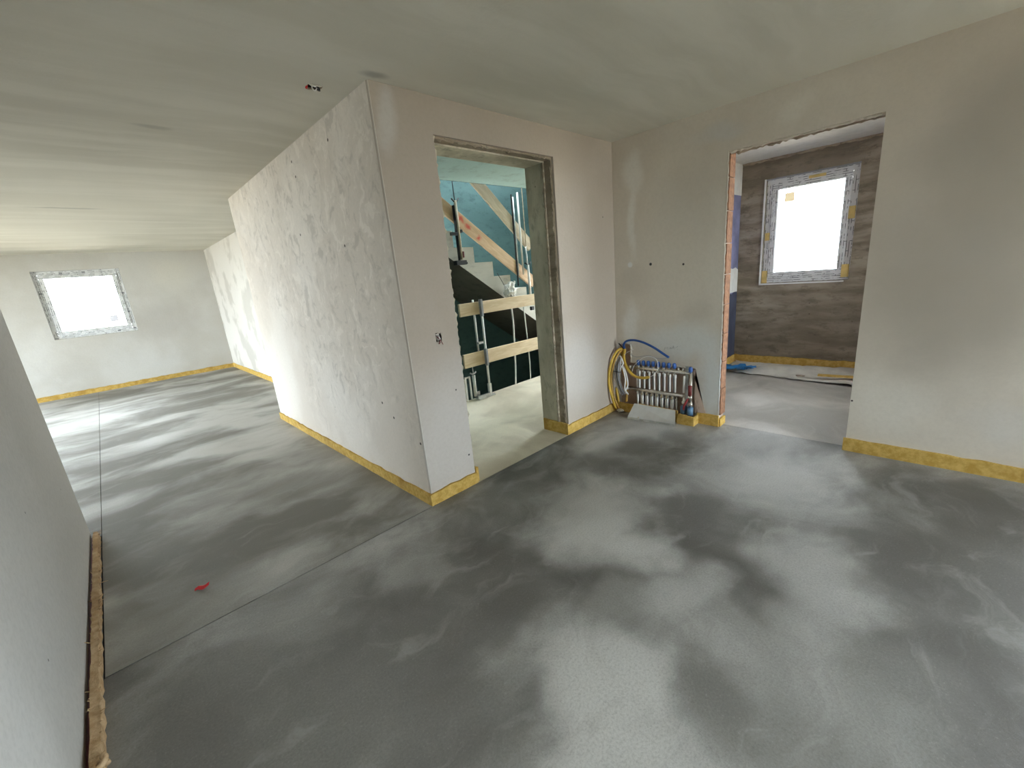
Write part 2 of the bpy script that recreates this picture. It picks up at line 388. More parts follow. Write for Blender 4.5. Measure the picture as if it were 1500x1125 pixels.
def spline(pts, n=6):
    pts = [Vector(p) for p in pts]; out = []
    P = [pts[0] * 2 - pts[1]] + pts + [pts[-1] * 2 - pts[-2]]
    for i in range(1, len(P) - 2):
        a, b_, c, d = P[i - 1:i + 3]
        for k in range(n):
            t = k / n
            out.append(.5 * ((2 * b_) + (c - a) * t + (2 * a - 5 * b_ + 4 * c - d) * t * t + (3 * b_ - a - 3 * c + d) * t ** 3))
    out.append(pts[-1]); return out
def tubevf(pts, rad, n=8):
    pts = [Vector(p) for p in pts]; V, F = [], []
    prev = None
    for i, p in enumerate(pts):
        t = (pts[min(i + 1, len(pts) - 1)] - pts[max(i - 1, 0)]).normalized()
        if prev is None: a = t.orthogonal().normalized()
        else: a = (prev - t * prev.dot(t)).normalized()
        prev = a; b_ = t.cross(a); rr = rad(i) if callable(rad) else rad
        for k in range(n):
            th = 2 * math.pi * k / n; V.append(p + (a * math.cos(th) + b_ * math.sin(th)) * rr)
    for i in range(len(pts) - 1):
        for k in range(n):
            F.append((i * n + k, i * n + (k + 1) % n, (i + 1) * n + (k + 1) % n, (i + 1) * n + k))
    F.append(tuple(range(n))[::-1]); F.append(tuple(range((len(pts) - 1) * n, len(pts) * n)))
    return V, F
def tube(name, pts, rad, mat, parent=None, n=8, smooth=True):
    V, F = tubevf(pts, rad, n); return link(name, mesh(name, V, F, mat, smooth), parent)
def join(name, parts, mat, parent=None, smooth=False):
    V, F = [], []
    for v, f in parts:
        o = len(V); V += list(v); F += [tuple(i + o for i in q) for q in f]
    return link(name, mesh(name, V, F, mat, smooth), parent)
def prism(name, poly, axis, t0, t1, mat, parent=None):
    """polygon in the two other axes, extruded along axis"""
    V = []
    for t in (t0, t1):
        for p in poly:
            q = list(p); q.insert(axis, t); V.append(q)
    n = len(poly)
    F = [tuple(range(n)), tuple(range(2 * n - 1, n - 1, -1))] + [(i, (i + 1) % n + 0, (i + 1) % n + n, i + n) for i in range(n)]
    me = mesh(name, V, F, mat)
    bm = bmesh.new(); bm.from_mesh(me); bmesh.ops.recalc_face_normals(bm, faces=bm.faces[:]); bm.to_mesh(me); bm.free()
    return link(name, me, parent)
def ragged(name, a, b_, width, mat, parent, out, seg=.02, jit=.6):
    """ragged broken edge of plaster running from a to b_"""
    a, b_ = Vector(a), Vector(b_); n = max(4, int((b_ - a).length / seg))
    pts, rr = [], []
    for i in range(n + 1):
        pts.append(a.lerp(b_, i / n) + Vector(out) * random.uniform(-.4, .6) * width + Vector([random.uniform(-1, 1) * width * .25 for _ in range(3)]))
        rr.append(width * (1 + random.uniform(-jit, jit)))
    V, F = tubevf(pts, lambda i: rr[i], 5); return link(name, mesh(name, V, F, mat), parent)

# ------------------------------------------------------------------ the setting
H = 2.49
XA, YB, XC, XR, YF, XL = 1.285, 2.24, 3.60, 1.88, 10.95, -.39
YE = 5.50               # end of the projecting block
XS = 6.10               # outer wall of the small room
YL = 3.80               # end of the near left wall

g_ = box('ground', (-60, -60, -3.4), (60, 70, -3.2), m_ground)
tag(g_, 'bare gravelly ground outside the house', 'ground', kind='structure')

# floors : dark sub-slab with joints, screed panels on it
fl = grid_wall('floor', 2, -.30, -.012, (-4.4, 6.7), (-3.8, 11.2), [(1.535, 6.3, 3.93, 5.35)], m_joint)
tag(fl, 'grey screed floor with fine joints', 'floor', kind='structure')
J = .004
YJ = 2.225
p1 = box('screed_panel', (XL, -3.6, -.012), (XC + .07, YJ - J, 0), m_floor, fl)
p2 = box('screed_panel', (-.345 + J, YJ + J, -.012), (XA, YE, 0), m_floor_hall, fl)
p3 = box('screed_panel', (-.345 + J, YE, -.012), (XR, YF, 0), m_floor_hall, fl)
p4 = box('screed_panel', (-4.2, YL - .02, -.012), (-.345, YF, 0), m_floor_hall, fl)
p5 = box('screed_panel', (XA + .25, YJ + J, -.012), (6.5, 3.93, 0), m_floor_landing, fl)
p6 = box('screed_panel', (XC + .076, -.6, -.012), (XS, 1.95, -.001), m_floor_small, fl)
p7 = box('screed_panel', (XL, YJ + J, -.012), (-.345 - J, YL - .02, 0), m_floor_hall, fl)

cl = grid_wall('ceiling', 2, H, H + .25, (-4.4, 6.7), (-3.8, 11.2), [(1.535, 6.3, 3.93, 5.35), (1.062, 1.128, 2.435, 2.495)], m_ceil)
tag(cl, 'rough grey plastered ceiling', 'ceiling', kind='structure')
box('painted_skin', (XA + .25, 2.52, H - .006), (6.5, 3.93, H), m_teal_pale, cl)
box('painted_skin', (XC + .12, -.6, H - .004), (XS, 1.95, H), m_white, cl)
box('slab_edge', (XA + .25, 3.93, H - .006), (6.5, 3.945, H + .26), m_teal, cl)

# block wall (long trowelled face)
wA = grid_wall('wall_block', 0, XA, XA + .25, (YB + .02, YE), (0, H), [], m_wallA)
tag(wA, 'pale trowelled plaster wall along the passage', 'wall', kind='structure')
tube('corner_bead', [(XA + .003, YB + .003, .07), (XA + .003, YB + .003, H)], .0035, m_white, wA, 6)
box('recess_return', (XA + .25, YE - .2, 0), (XR + .2, YE, H), m_recess, wA)
wR = grid_wall('wall_recess', 0, XR, XR + .2, (YE, YF), (0, H), [], m_recess)
tag(wR, 'patchy drying plaster wall at the end of the passage', 'wall', kind='structure')
wF = grid_wall('wall_far', 1, YF, YF + .25, (-4.4, 2.3), (0, H), [(-.65, .485, 1.04, 2.21), (-4.0, -1.3, .05, 2.4)], m_far)
tag(wF, 'far plaster wall with a small window', 'wall', kind='structure')
# near left wall
wL = box('wall_left', (XL - .22, -3.8, 0), (XL, YL, H), m_left)
tag(wL, 'smooth grey plaster wall close by on the left', 'wall', kind='structure')
wL2 = box('wall_left_room', (-4.2, YL - .22, 0), (XL - .22, YL, H), m_hidden)
tag(wL2, 'plaster wall of the side room behind the near wall', 'wall', kind='structure')
wO = grid_wall('wall_outer', 0, -4.45, -4.2, (YL - .22, YF + .25), (0, H), [(6.5, 10.7, .05, 2.4)], m_hidden)
tag(wO, 'outer wall of the side room with a wide window', 'wall', kind='structure')
wBk = grid_wall('wall_back', 1, -3.85, -3.6, (XL - .22, XC + .12), (0, H), [(1.7, 3.5, .05, 2.25)], m_hidden)
tag(wBk, 'plaster wall behind the viewer with a terrace door', 'wall', kind='structure')

# door wall : concrete core, brown mortar lining, plaster skin
OX0, OX1, OZ = 1.665, 2.770, 2.285
wB = grid_wall('wall_door', 1, YB + .09, YB + .285, (XA + .25, 6.7), (0, H), [(1.695, 2.750, -.1, 2.262)], m_conc_jamb)
tag(wB, 'wall with the rough opening to the stairs', 'wall', kind='structure')
pl = grid_wall('plaster_skin', 1, YB, YB + .02, (XA, XC), (0, H), [(OX0, OX1, -.1, OZ), (1.488, 1.532, 1.07, 1.127)], m_wallB, wB)
grid_wall('mortar_layer', 1, YB + .02, YB + .09, (XA + .02, XC), (0, H), [(1.680, 2.762, -.1, 2.272), (1.488, 1.532, 1.07, 1.127)], m_mortar, wB)
box('cavity', (1.47, YB + .088, 1.05), (1.55, YB + .0895, 1.15), m_grout, wB)
ragged('broken_edge', (1.676, YB + .03, .07), (1.676, YB + .03, OZ), .012, m_conc_jamb, wB, (1, 0, 0))
ragged('broken_edge', (1.69, YB + .09, .05), (1.69, YB + .09, OZ - .02), .011, m_conc_jamb, wB, (1, 0, 0))
ragged('broken_edge', (OX0, YB + .03, OZ - .006), (OX1, YB + .03, OZ - .006), .010, m_mortar, wB, (0, 0, -1))
ragged('broken_edge', (OX1 - .004, YB + .03, .1), (OX1 - .004, YB + .03, OZ), .007, m_mortar, wB, (-1, 0, 0))
ragged('broken_edge', (2.752, YB + .095, .1), (2.752, YB + .095, 2.262), .009, m_mortar, wB, (-1, 0, 0))

# right wall with doorway and niche
DY0, DY1, DZ = .375, 1.255, 2.175
NY0, NY1, NZ0, NZ1 = 1.455, 2.235, .0, .50
wC = grid_wall('wall_right', 0, XC, XC + .06, (-3.85, YB), (0, H), [(DY0, DY1, -.1, DZ), (NY0, NY1, -.1, NZ1), (2.08, 2.235, .4, .68), (-3.4, -.8, .05, 2.3)], m_wallC)
tag(wC, 'patchy plaster wall with doorway and manifold niche', 'wall', kind='structure')
grid_wall('block_core', 0, XC + .06, XC + .12, (-3.85, YB + .09), (0, H), [(DY0, DY1, -.1, DZ), (-3.4, -.8, .05, 2.3)], m_niche, wC)
# exposed clay blocks on the left jamb
bm_ = mesh('brick', *boxvf((XC + .012, DY1 - .014, 0), (XC + .118, DY1 + .001, .232)), m_brickred)
for i in range(9):
    z0 = .10 + i * .238
    o = link('brick', bm_, wC, (0, random.uniform(-.003, .002), z0))
    if i == 8: o.scale.z = (DZ - z0) / .232
ragged('broken_edge', (XC + .02, DY0, DZ - .002), (XC + .02, DY1, DZ - .002), .010, m_wallC, wC, (0, 0, -1))
ragged('broken_edge', (XC + .10, DY0, DZ - .002), (XC + .10, DY1, DZ - .002), .008, m_mortar, wC, (0, 0, -1))
ragged('broken_edge', (XC + .004, DY1 - .004, .1), (XC + .004, DY1 - .004, DZ), .004, m_wallC, wC, (0, -1, 0), jit=.4)
# broken plaster flank right of the niche (runs out wider towards the floor)
NP = [onX(1015, 545, XC), onX(1021, 558, XC), onX(1026, 575, XC), onX(1030, 592, XC), onX(1034, 606, XC)]
prism('exposed_block', [(1.4555, .06), (1.4555, .50)] + [(p.y, p.z) for p in NP] + [(NP[-1].y, .06)], 0, XC - .003, XC + .01, m_niche, wC)
ragged('broken_edge', (XC + .002, NY0, NZ1), (XC + .002, 2.08, NZ1), .008, m_wallC, wC, (0, 0, 1))
ragged('broken_edge', (XC + .002, 2.08, .5), (XC + .002, 2.08, .68), .010, m_wallC, wC, (0, 1, 0))

# small room
wS = grid_wall('wall_small_room', 0, XS, XS + .25, (-.8, 2.2), (0, H), [(.785, 1.668, 1.04, 2.25)], m_conc_brown)
tag(wS, 'dark board-marked concrete wall of the small room', 'wall', kind='structure')
ragged('broken_edge', (XS - .002, -.6, H - .012), (XS - .002, 1.95, H - .012), .016, m_mortar, wS, (-1, 0, 0), seg=.04)
wS1 = box('wall_small_room_side', (XC + .12, 1.95, 0), (XS + .25, 2.2, H), m_purple)
tag(wS1, 'violet coated side wall of the small room', 'wall', kind='structure')
for (za, zb, mm) in ((0, .95, m_bluedark), (.95, 1.25, m_white), (2.13, H, m_white)):
    pts = []; n = 26
    for i in range(n + 1): pts.append((XC + .13 + (XS - XC - .131) * i / n, zb + (random.uniform(-.025, .025) if zb < H else -.005)))
    prism('coat_patch', [(XC + .13, za), ] + [(XS - .001, za)] + pts[::-1], 1, 1.946 - za * .0005, 1.9505, mm, wS1)
wS2 = grid_wall('wall_small_room_right', 1, -.8, -.6, (XC + .12, XS), (0, H), [(4.1, 5.7, .4, 2.4)], m_white)
tag(wS2, 'pale side wall of the small room beside the window', 'wall', kind='structure')

# stairwell
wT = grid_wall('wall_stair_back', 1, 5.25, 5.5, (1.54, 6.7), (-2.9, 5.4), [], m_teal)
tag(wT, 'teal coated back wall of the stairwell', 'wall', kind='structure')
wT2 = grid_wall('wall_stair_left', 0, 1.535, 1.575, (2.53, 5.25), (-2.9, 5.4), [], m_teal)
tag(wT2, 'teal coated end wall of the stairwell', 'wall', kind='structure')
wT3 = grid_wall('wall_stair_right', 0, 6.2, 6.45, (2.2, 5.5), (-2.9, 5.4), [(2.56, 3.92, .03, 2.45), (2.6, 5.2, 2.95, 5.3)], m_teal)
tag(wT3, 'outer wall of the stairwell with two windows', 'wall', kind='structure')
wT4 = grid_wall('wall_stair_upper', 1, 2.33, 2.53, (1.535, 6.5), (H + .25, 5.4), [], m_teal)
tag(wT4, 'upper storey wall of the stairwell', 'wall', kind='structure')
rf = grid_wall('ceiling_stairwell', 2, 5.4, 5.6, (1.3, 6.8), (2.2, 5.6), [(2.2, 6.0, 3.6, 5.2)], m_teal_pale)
tag(rf, 'upper ceiling with added rooflight over the stairwell void', 'ceiling', kind='structure')
fl2 = box('floor_lower', (1.3, 2.2, -3.0), (6.75, 5.6, -2.8), m_floor_landing)
tag(fl2, 'lower storey floor under the stairwell', 'floor', kind='structure')
wT5 = box('wall_stair_lower', (1.535, 2.3, -2.8), (6.5, 2.5, -.3), m_teal)
tag(wT5, 'lower storey wall below the landing', 'wall', kind='structure')

# stair flight
YS = 4.15
R0, G0 = .186, .297
nos = [(3.477 + .297 * (i), 1.805 - .186 * i) for i in range(-6, 10)]     # outer corner of each step
poly = []
for (x, z) in nos:
    poly += [(x - G0, z), (x, z)]
sl = .186 / .297
end = nos[-1]; st_ = nos[0]
poly += [(end[0], 0.0 - .02)] if False else [(end[0], end[1] - .186)]
soff = lambda x: 1.60 - .66 * (x - 3.234)
poly += [(end[0] - .15, end[1] - .186), (nos[-1][0] - .5, soff(nos[-1][0] - .5)), (st_[0] - G0, soff(st_[0] - G0))]
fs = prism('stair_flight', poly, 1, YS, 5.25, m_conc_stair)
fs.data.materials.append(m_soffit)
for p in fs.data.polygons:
    if p.normal.z < -.3: p.material_index = 1  # underside shade put into the colour: darker copy of the stair concrete
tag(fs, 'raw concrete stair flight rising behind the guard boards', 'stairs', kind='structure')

# ------------------------------------------------------------------ baseboards (yellow edge strips)
def strip(name, side_label, boxes, mat=m_strip):
    V = []
    for lo, hi in boxes: V.append((lo, hi))
    root = None
    parts = []
    for lo, hi in V:
        # subdivide along the long axis and wobble the faces a little, so that it reads as soft wool
        ax = 0 if abs(hi[0] - lo[0]) > abs(hi[1] - lo[1]) else 1
        L = hi[ax] - lo[ax]; n = max(2, int(abs(L) / .07))
        vs, fs_ = [], []
        for i in range(n + 1):
            t = lo[ax] + L * i / n
            o_ = 1 - ax
            dz = random.uniform(-.006, .006); dt = random.uniform(-.002, .002)
            for (q, z) in ((lo[o_], lo[2]), (hi[o_], lo[2]), (hi[o_], hi[2] + dz), (lo[o_], hi[2] + dz)):
                p = [0, 0, z]; p[ax] = t; p[o_] = q + (dt if i not in (0, n) else 0); vs.append(p)
        for i in range(n):
            for k in range(4): fs_.append((i * 4 + k, i * 4 + (k + 1) % 4, i * 4 + 4 + (k + 1) % 4, i * 4 + 4 + k))
        fs_ += [(3, 2, 1, 0), (n * 4, n * 4 + 1, n * 4 + 2, n * 4 + 3)]
        parts.append((vs, fs_))
    o = join(name, parts, mat)
    bm = bmesh.new(); bm.from_mesh(o.data); bmesh.ops.recalc_face_normals(bm, faces=bm.faces[:]); bm.to_mesh(o.data); bm.free()
    return tag(o, side_label, 'edge strip', kind='structure')
T, SH = .016, .085
strip('baseboard_block', 'yellow wool edge strip along the passage wall foot', [((XA - T, YB - T, 0), (XA, YE, .075))])
strip('baseboard_door_left', 'yellow wool edge strip left of the stair opening', [((XA, YB - T, 0), (OX0 + .008, YB, SH)), ])
strip('baseboard_door_jamb', 'short yellow strip at the left jamb of the stair opening', [((OX0 + .008, YB - .004, 0), (OX0 + .03, YB + .07, .11))])
strip('baseboard_door_right', 'yellow wool edge strip between stair opening and corner', [((OX1 - .02, YB - T, 0), (XC - T, YB, SH))])
strip('baseboard_door_reveal', 'bent yellow strip inside the right stair opening jamb', [((2.735, YB - T, 0), (2.75, YB + .27, .105))])
strip('baseboard_recess', 'yellow wool edge strip below the recess wall', [((XR - T, YE, 0), (XR, YF - T, .09))])
strip('baseboard_far', 'yellow wool edge strip below the far wall', [((-4.2, YF - T, 0), (XR, YF, .085))])
strip('baseboard_right', 'long yellow wool edge strip right of the doorway', [((XC - T, -.8, 0), (XC, DY0 + .012, .09))])
strip('baseboard_niche', 'yellow wool strip between manifold and doorway', [((XC - T, DY1 - .01, 0), (XC, 1.43, .095)), ((XC, DY1 - .022, 0), (XC + .12, DY1 - .006, .07))])
strip('baseboard_small_room', 'yellow wool edge strip under the small room window wall', [((XS - T, -.6, 0), (XS, 1.95 - T, .10))])
strip('baseboard_small_room_side', 'yellow wool edge strip under the violet wall', [((XC + .12, 1.95 - T, 0), (XS, 1.945, .10))])
# near left : fuzzy wood fibre strip standing off the wall with a dark gap
def fibre():
    root = empty('baseboard_left', (XL + .04, 1.5, 0))
    tag(root, 'frayed brown wood-fibre strip along the near left wall', 'edge strip', kind='structure')
    n = 150; y0, y1 = -1.0, YL - .03
    vs, fs_ = [], []
    xi, xo = XL + .016, XL + .043
    for i in range(n + 1):
        y = y0 + (y1 - y0) * i / n; a = random.uniform(-.002, .002); b2 = random.uniform(-.004, .004) + (.004 if y < 2.1 else 0)
        h = .045 + random.uniform(-.004, .004)
        for (x, z) in ((xi, 0), (xo + b2, 0), (xo + b2 - .003, h), (xi + a, h + .004)): vs.append((x - root.location.x, y - 1.5, z))
    for i in range(n):
        for k in range(4): fs_.append((i * 4 + k, i * 4 + 4 + k, i * 4 + 4 + (k + 1) % 4, i * 4 + (k + 1) % 4))
    fs_ += [(0, 1, 2, 3), (n * 4 + 3, n * 4 + 2, n * 4 + 1, n * 4)]
    link('strip_body', mesh('strip_body', vs, fs_, m_fibre), root)
    fr = []
    for i in range(90):
        y = random.uniform(.9, y1) - 1.5; x = (xo if random.random() < .75 else xi) - root.location.x
        s = random.uniform(.012, .03) * (1.5 if random.random() < .12 else .7)
        d = Vector((random.uniform(.2, 1) if x > -.01 else -.3, random.uniform(-1, .6), random.uniform(.0, .8))).normalized() * s
        p = Vector((x, y, .043)); fr.append(tubevf([p, p + d * .5 + Vector((0, 0, .003)), p + d], lambda k: (.0025, .0018, .0006)[k], 4))
    o = join('frayed_fibres', fr, m_fibre, root); o['kind'] = 'stuff'
    c = Vector((0.004, .215, .04)); lump = spline([c + Vector((.016 * math.cos(t), .018 * math.sin(t), .004 * t)) for t in [k * .8 for k in range(10)]], 3)
    tube('frayed_curl', lump, .009, m_fibre, root, 6)
fibre()
gp = box('trim_1', (XL - .001, -3.6, 0), (XL + .0155, YL - .03, .012), m_darkred)
tag(gp, 'dark red-brown gap behind the fibre strip', 'gap', kind='structure')

# ------------------------------------------------------------------ windows
def window(name, label, loc, rz, W, Ht, depth=.05, detail=True, sticker=None, tapes=(), fw=.062, sw=.062, film=True):
    """local x along the wall, +y to the outside, z up; origin at the lower middle of the opening, on the inner wall face"""
    root = empty(name, loc, (0, 0, rz)); tag(root, label, 'window', kind='structure')
    mh, mv = (m_film_h, m_film_v) if film else (m_pvc, m_pvc)
    x0, x1 = -W / 2, W / 2
    box('frame_rail', (x0, depth, 0), (x1, depth + .07, fw), mh, root, .004)
    box('frame_rail', (x0, depth, Ht - fw), (x1, depth + .07, Ht), mh, root, .004)
    box('frame_stile', (x0, depth, fw), (x0 + fw, depth + .07, Ht - fw), mv, root, .004)
    box('frame_stile', (x1 - fw, depth, fw), (x1, depth + .07, Ht - fw), mv, root, .004)
    a0, a1, c0, c1 = x0 + fw + .002, x1 - fw - .002, fw + .002, Ht - fw - .002
    d0, d1 = depth - .016, depth + .055
    box('sash_rail', (a0, d0, c0), (a1, d1, c0 + sw), mh, root, .005)
    box('sash_rail', (a0, d0, c1 - sw), (a1, d1, c1), mh, root, .005)
    box('sash_stile', (a0, d0, c0 + sw), (a0 + sw, d1, c1 - sw), mv, root, .005)
    box('sash_stile', (a1 - sw, d0, c0 + sw), (a1, d1, c1 - sw), mv, root, .005)
    p = box('pane', (a0 + sw - .006, depth + .024, c0 + sw - .006), (a1 - sw + .006, depth + .030, c1 - sw + .006), m_glass, root)
    if sticker:
        (sx, sz, s, mm) = sticker
        y_ = depth + .0225; st = link('sticker', mesh('sticker', [(sx - s / 2, y_, sz - s / 2), (sx + s / 2, y_, sz - s / 2), (sx + s / 2, y_, sz + s / 2), (sx - s / 2, y_, sz + s / 2)], [(0, 1, 2, 3)], mm), p)
    for (tx, tz, tw, th) in tapes:
        box('tape', (tx - tw / 2, depth - .020, tz - th / 2), (tx + tw / 2, depth - .0165, tz + th / 2), m_tape, root)
    return root
W1 = window('window_1', 'square unfinished window in the far wall with printed film', (-.0825, YF, 1.04), 0, 1.135, 1.17, depth=.045, sticker=(.285, .27, .115, m_sticker))
for (tx, tz) in ((-.21, 1.125), (.08, 1.13), (-.535, .80), (.52, .72), (.515, .37), (.30, .035), (.53, .05)):
    box('frame_clip', (tx - .022, .038, tz - .014), (tx + .022, .046, tz + .014), m_cableg, W1)
W2 = window('window_2', 'small unfinished window in the dark concrete wall with tape', (XS, 1.2265, 1.04), -math.pi / 2, .883, 1.21, depth=.03, sticker=(-.205, .985, .10, m_sticker2),
       tapes=[(-.41, .075, .06, .15), (.40, .10, .07, .14), (-.405, .56, .05, .09), (.405, .72, .06, .13), (.06, 1.16, .16, .03)])
box('edge_bead', (-.462, -.014, -.02), (-.444, .03, 1.22), m_pvc, W2); box('edge_bead', (-.462, -.014, -.022), (.40, .03, -.004), m_pvc, W2)
box('edge_bead', (-.444, -.008, 1.205), (.442, .01, 1.218), m_cableg, W2)
window('window_3', 'wide window of the side room', (-4.2, 8.6, .05), math.pi / 2, 4.2, 2.35, film=False)
window('added_window_7', 'added glazed terrace door in the far wall of the side room', (-2.65, YF, .05), 0, 2.7, 2.35, film=False)  # unseen opening, added to bring more light onto the passage wall
window('window_4', 'wide window in the right wall beside the viewer', (XC, -2.1, .05), -math.pi / 2, 2.6, 2.25, film=False)
window('added_window_8', 'added window in the pale side wall of the small room', (4.9, -.6, .4), math.pi, 1.6, 2.0, film=False)  # unseen, added to brighten the small room
window('window_10', 'glazed terrace door in the wall behind the viewer', (2.6, -3.6, .05), math.pi, 1.8, 2.2, film=False)
window('window_5', 'window at the end of the stair landing', (6.2, 3.24, .03), -math.pi / 2, 1.36, 2.42, film=False)
window('window_6', 'upper window of the stairwell', (6.2, 3.9, 2.95), -math.pi / 2, 2.6, 2.35, film=False)
portal((-.0825, YF + .2, 1.625), (0, -1, 0), 1.1, 1.15)
portal((XS + .2, 1.2265, 1.645), (-1, 0, 0), .85, 1.2)
portal((-4.4, 8.6, 1.2), (1, 0, 0), 4.1, 2.25)
portal((-2.65, YF + .2, 1.2), (0, -1, 0), 2.6, 2.25)
portal((XC + .25, -2.1, 1.15), (-1, 0, 0), 2.5, 2.15)
portal((2.6, -3.8, 1.15), (0, 1, 0), 1.7, 2.1)
portal((6.42, 3.25, 1.25), (-1, 0, 0), 1.2, 2.2)
portal((6.42, 3.9, 4.12), (-1, 0, 0), 2.5, 2.25)
portal((4.9, -.78, 1.4), (0, 1, 0), 1.5, 1.9)

rl = empty('added_window_9', (4.2, 4.4, 5.45)); tag(rl, 'added rooflight over the stairwell void', 'window', kind='structure')  # unseen, added to brighten the stairs and landing
box('pane', (-2.0, -.8, 0), (2.0, .8, .01), m_glass, rl)
for a in (-2.0, -.667, .667, 1.96): box('frame_bar', (a, -.8, -.03), (a + .04, .8, .03), m_pvc, rl)
portal((4.2, 4.4, 5.55), (0, 0, -1), 3.9, 1.5)

# ------------------------------------------------------------------ ceiling box, wall box
jb = empty('ceiling_junction_box', (1.095, 2.465, H)); tag(jb, 'broken-out lamp hole with loose wires in the ceiling', 'junction box')
def cup(name, loc, axis, rx, rz, depth, mat, parent):
    V, F = [], []; n = 16
    for k in range(2):
        for i in range(n):
            t = 2 * math.pi * i / n; a, b_ = rx * math.cos(t), rz * math.sin(t)
            V.append((a, b_, depth * k) if axis == 2 else (a, depth * k, b_))
    F = [(i, (i + 1) % n, n + (i + 1) % n, n + i) for i in range(n)] + [tuple(range(n, 2 * n))]
    return link(name, mesh(name, V, F, mat), parent, loc)
cup('box_cup', (0, 0, .001), 2, .033, .030, .06, m_grout, jb)
ragged('broken_rim', (-.034, -.02, 0), (.034, -.024, 0), .005, m_ceil, jb, (0, 0, -1), seg=.012)
ragged('broken_rim', (-.030, .028, 0), (.03, .03, 0), .005, m_mortar, jb, (0, 0, -1), seg=.012)
ragged('broken_rim', (.034, -.024, 0), (.03, .03, 0), .005, m_mortar, jb, (0, 0, -1), seg=.012)
tube('wire', spline([(-.02, 0, .04), (-.030, .006, .004), (-.036, .01, -.008), (-.028, .018, -.004)]), .0045, m_red, jb, 6)
tube('wire', spline([(.005, 0, .04), (-.004, .01, .0), (.012, .016, -.010), (.018, .0, .0)]), .003, m_cablew, jb, 6)
tube('wire', spline([(.01, 0, .04), (.020, -.01, .004), (.030, .0, -.012), (.022, .016, .0)]), .004, m_black, jb, 6)
tube('wire', spline([(-.005, 0, .04), (-.012, -.012, .004), (0, -.02, -.006), (.01, -.012, .002)]), .003, m_whiteplastic, jb, 6)
wb = empty('wall_junction_box', (1.51, YB, 1.098)); tag(wb, 'dark switch box hole with loose wires left of the stair opening', 'junction box')
cup('box_cup', (0, -.001, 0), 1, .022, .029, .06, m_grout, wb)
ragged('broken_rim', (-.022, -.001, .02), (.02, -.001, .028), .003, m_wallB, wb, (0, 0, 1), seg=.008)
tube('wire', spline([(0, .05, .01), (.004, .0, -.012), (-.004, -.012, -.030), (-.006, -.004, -.042)]), .0035, m_darkred, wb, 6)
tube('wire', spline([(-.006, .05, .012), (-.008, -.002, .0), (.004, -.012, -.02), (.022, -.006, -.05)]), .002, m_darkred, wb, 6)
tube('wire', spline([(.003, .05, .01), (-.002, -.004, .004), (0, -.01, -.01), (.008, 0, -.026)]), .004, m_cablew, wb, 6)

# ------------------------------------------------------------------ heating manifold in the niche
def mk(a, b_, X): return onX(a / 6.25 + 860, b_ / 6.25 + 470, X)
XM = 3.555
man = empty('heating_manifold', (XM, 1.78, .1)); tag(man, 'nickel floor-heating manifold with eight blue caps in the wall niche', 'manifold')
L = lambda p: Vector(p) - man.location
tz, bz = .466, .249
tube('supply_bar', [L((XM, 2.06, tz)), L((XM, 1.47, tz))], .017, m_nickel, man, 12)
tube('return_bar', [L((XM, 2.09, bz)), L((XM, 1.53, bz))], .017, m_nickel, man, 12)
ys = [1.973 + (1.622 - 1.973) * i / 7 for i in range(8)]
def lathe(prof, n=12):
    V, F = [], []
    for (r_, z) in prof:
        for k in range(n): V.append((r_ * math.cos(2 * math.pi * k / n), r_ * math.sin(2 * math.pi * k / n), z))
    for i in range(len(prof) - 1):
        for k in range(n): F.append((i * n + k, i * n + (k + 1) % n, (i + 1) * n + (k + 1) % n, (i + 1) * n + k))
    F += [tuple(range(n))[::-1], tuple(range((len(prof) - 1) * n, len(prof) * n))]
    return V, F
cap_me = mesh('valve_cap', *lathe([(.011, .0), (.0165, .006), (.018, .028), (.0155, .042), (.010, .048), (.004, .049)]), m_bluecap, True)
nut_me = mesh('valve_nut', *lathe([(.013, .0), (.013, .016), (.010, .018), (.010, .026)], 6), m_nickel)
flow_me = mesh('flow_tube', *lathe([(.006, 0), (.0085, .008), (.0075, .014), (.0075, .135), (.010, .14), (.010, .165), (.006, .168)]), m_whiteplastic, True)
coup_me = mesh('pipe_coupling', *lathe([(.013, 0), (.014, .004), (.014, .024), (.010, .028), (.010, .036)], 8), m_nickel)
pipe_me = mesh('loop_pipe', *lathe([(.0075, -.115), (.0075, 0)]), m_whiteplastic, True)
for y in ys:
    c = link('valve_cap', cap_me, man, L((XM - .006, y, tz + .030)), (0, -.15, 0))
    link('valve_nut', nut_me, man, L((XM - .004, y, tz + .008)))
    link('flow_tube', flow_me, man, L((XM - .012, y - .012, bz + .022)))
    link('valve_nut', nut_me, man, L((XM - .004, y, tz - .035)))
    link('pipe_coupling', coup_me, man, L((XM - .006, y + .012, bz - .045)))
    link('loop_pipe', pipe_me, man, L((XM - .006, y + .012, bz - .04)))
    link('pipe_coupling', coup_me, man, L((XM + .016, y - .012, bz - .055)))
    link('loop_pipe', pipe_me, man, L((XM + .016, y - .012, bz - .05)))
    tube('back_pipe', [L((XM + .022, y + .018, tz - .03)), L((XM + .022, y + .012, .12))], .008, m_niche if False else m_cableg, man, 6)
for y in (2.0, 1.52): box('bracket', L((XM + .018, y - .012, .13)), L((XM + .022, y + .012, .52)), m_steel, man)
for (a, z) in ((2.055, tz), (2.088, bz)):
    tube('end_plug', [L((XM, a - .005, z)), L((XM, a + .022, z))], .021, m_nickel, man, 8)
for y in (1.585, 1.545):
    tube('vent_plug', [L((XM - .004, y, tz)), L((XM - .004, y, tz + .040))], .010, m_nickel, man, 8)
tube('flow_tube', [L((XM - .008, 1.535, bz + .03)), L((XM - .008, 1.53, tz - .03))], .010, m_whiteplastic, man, 8)
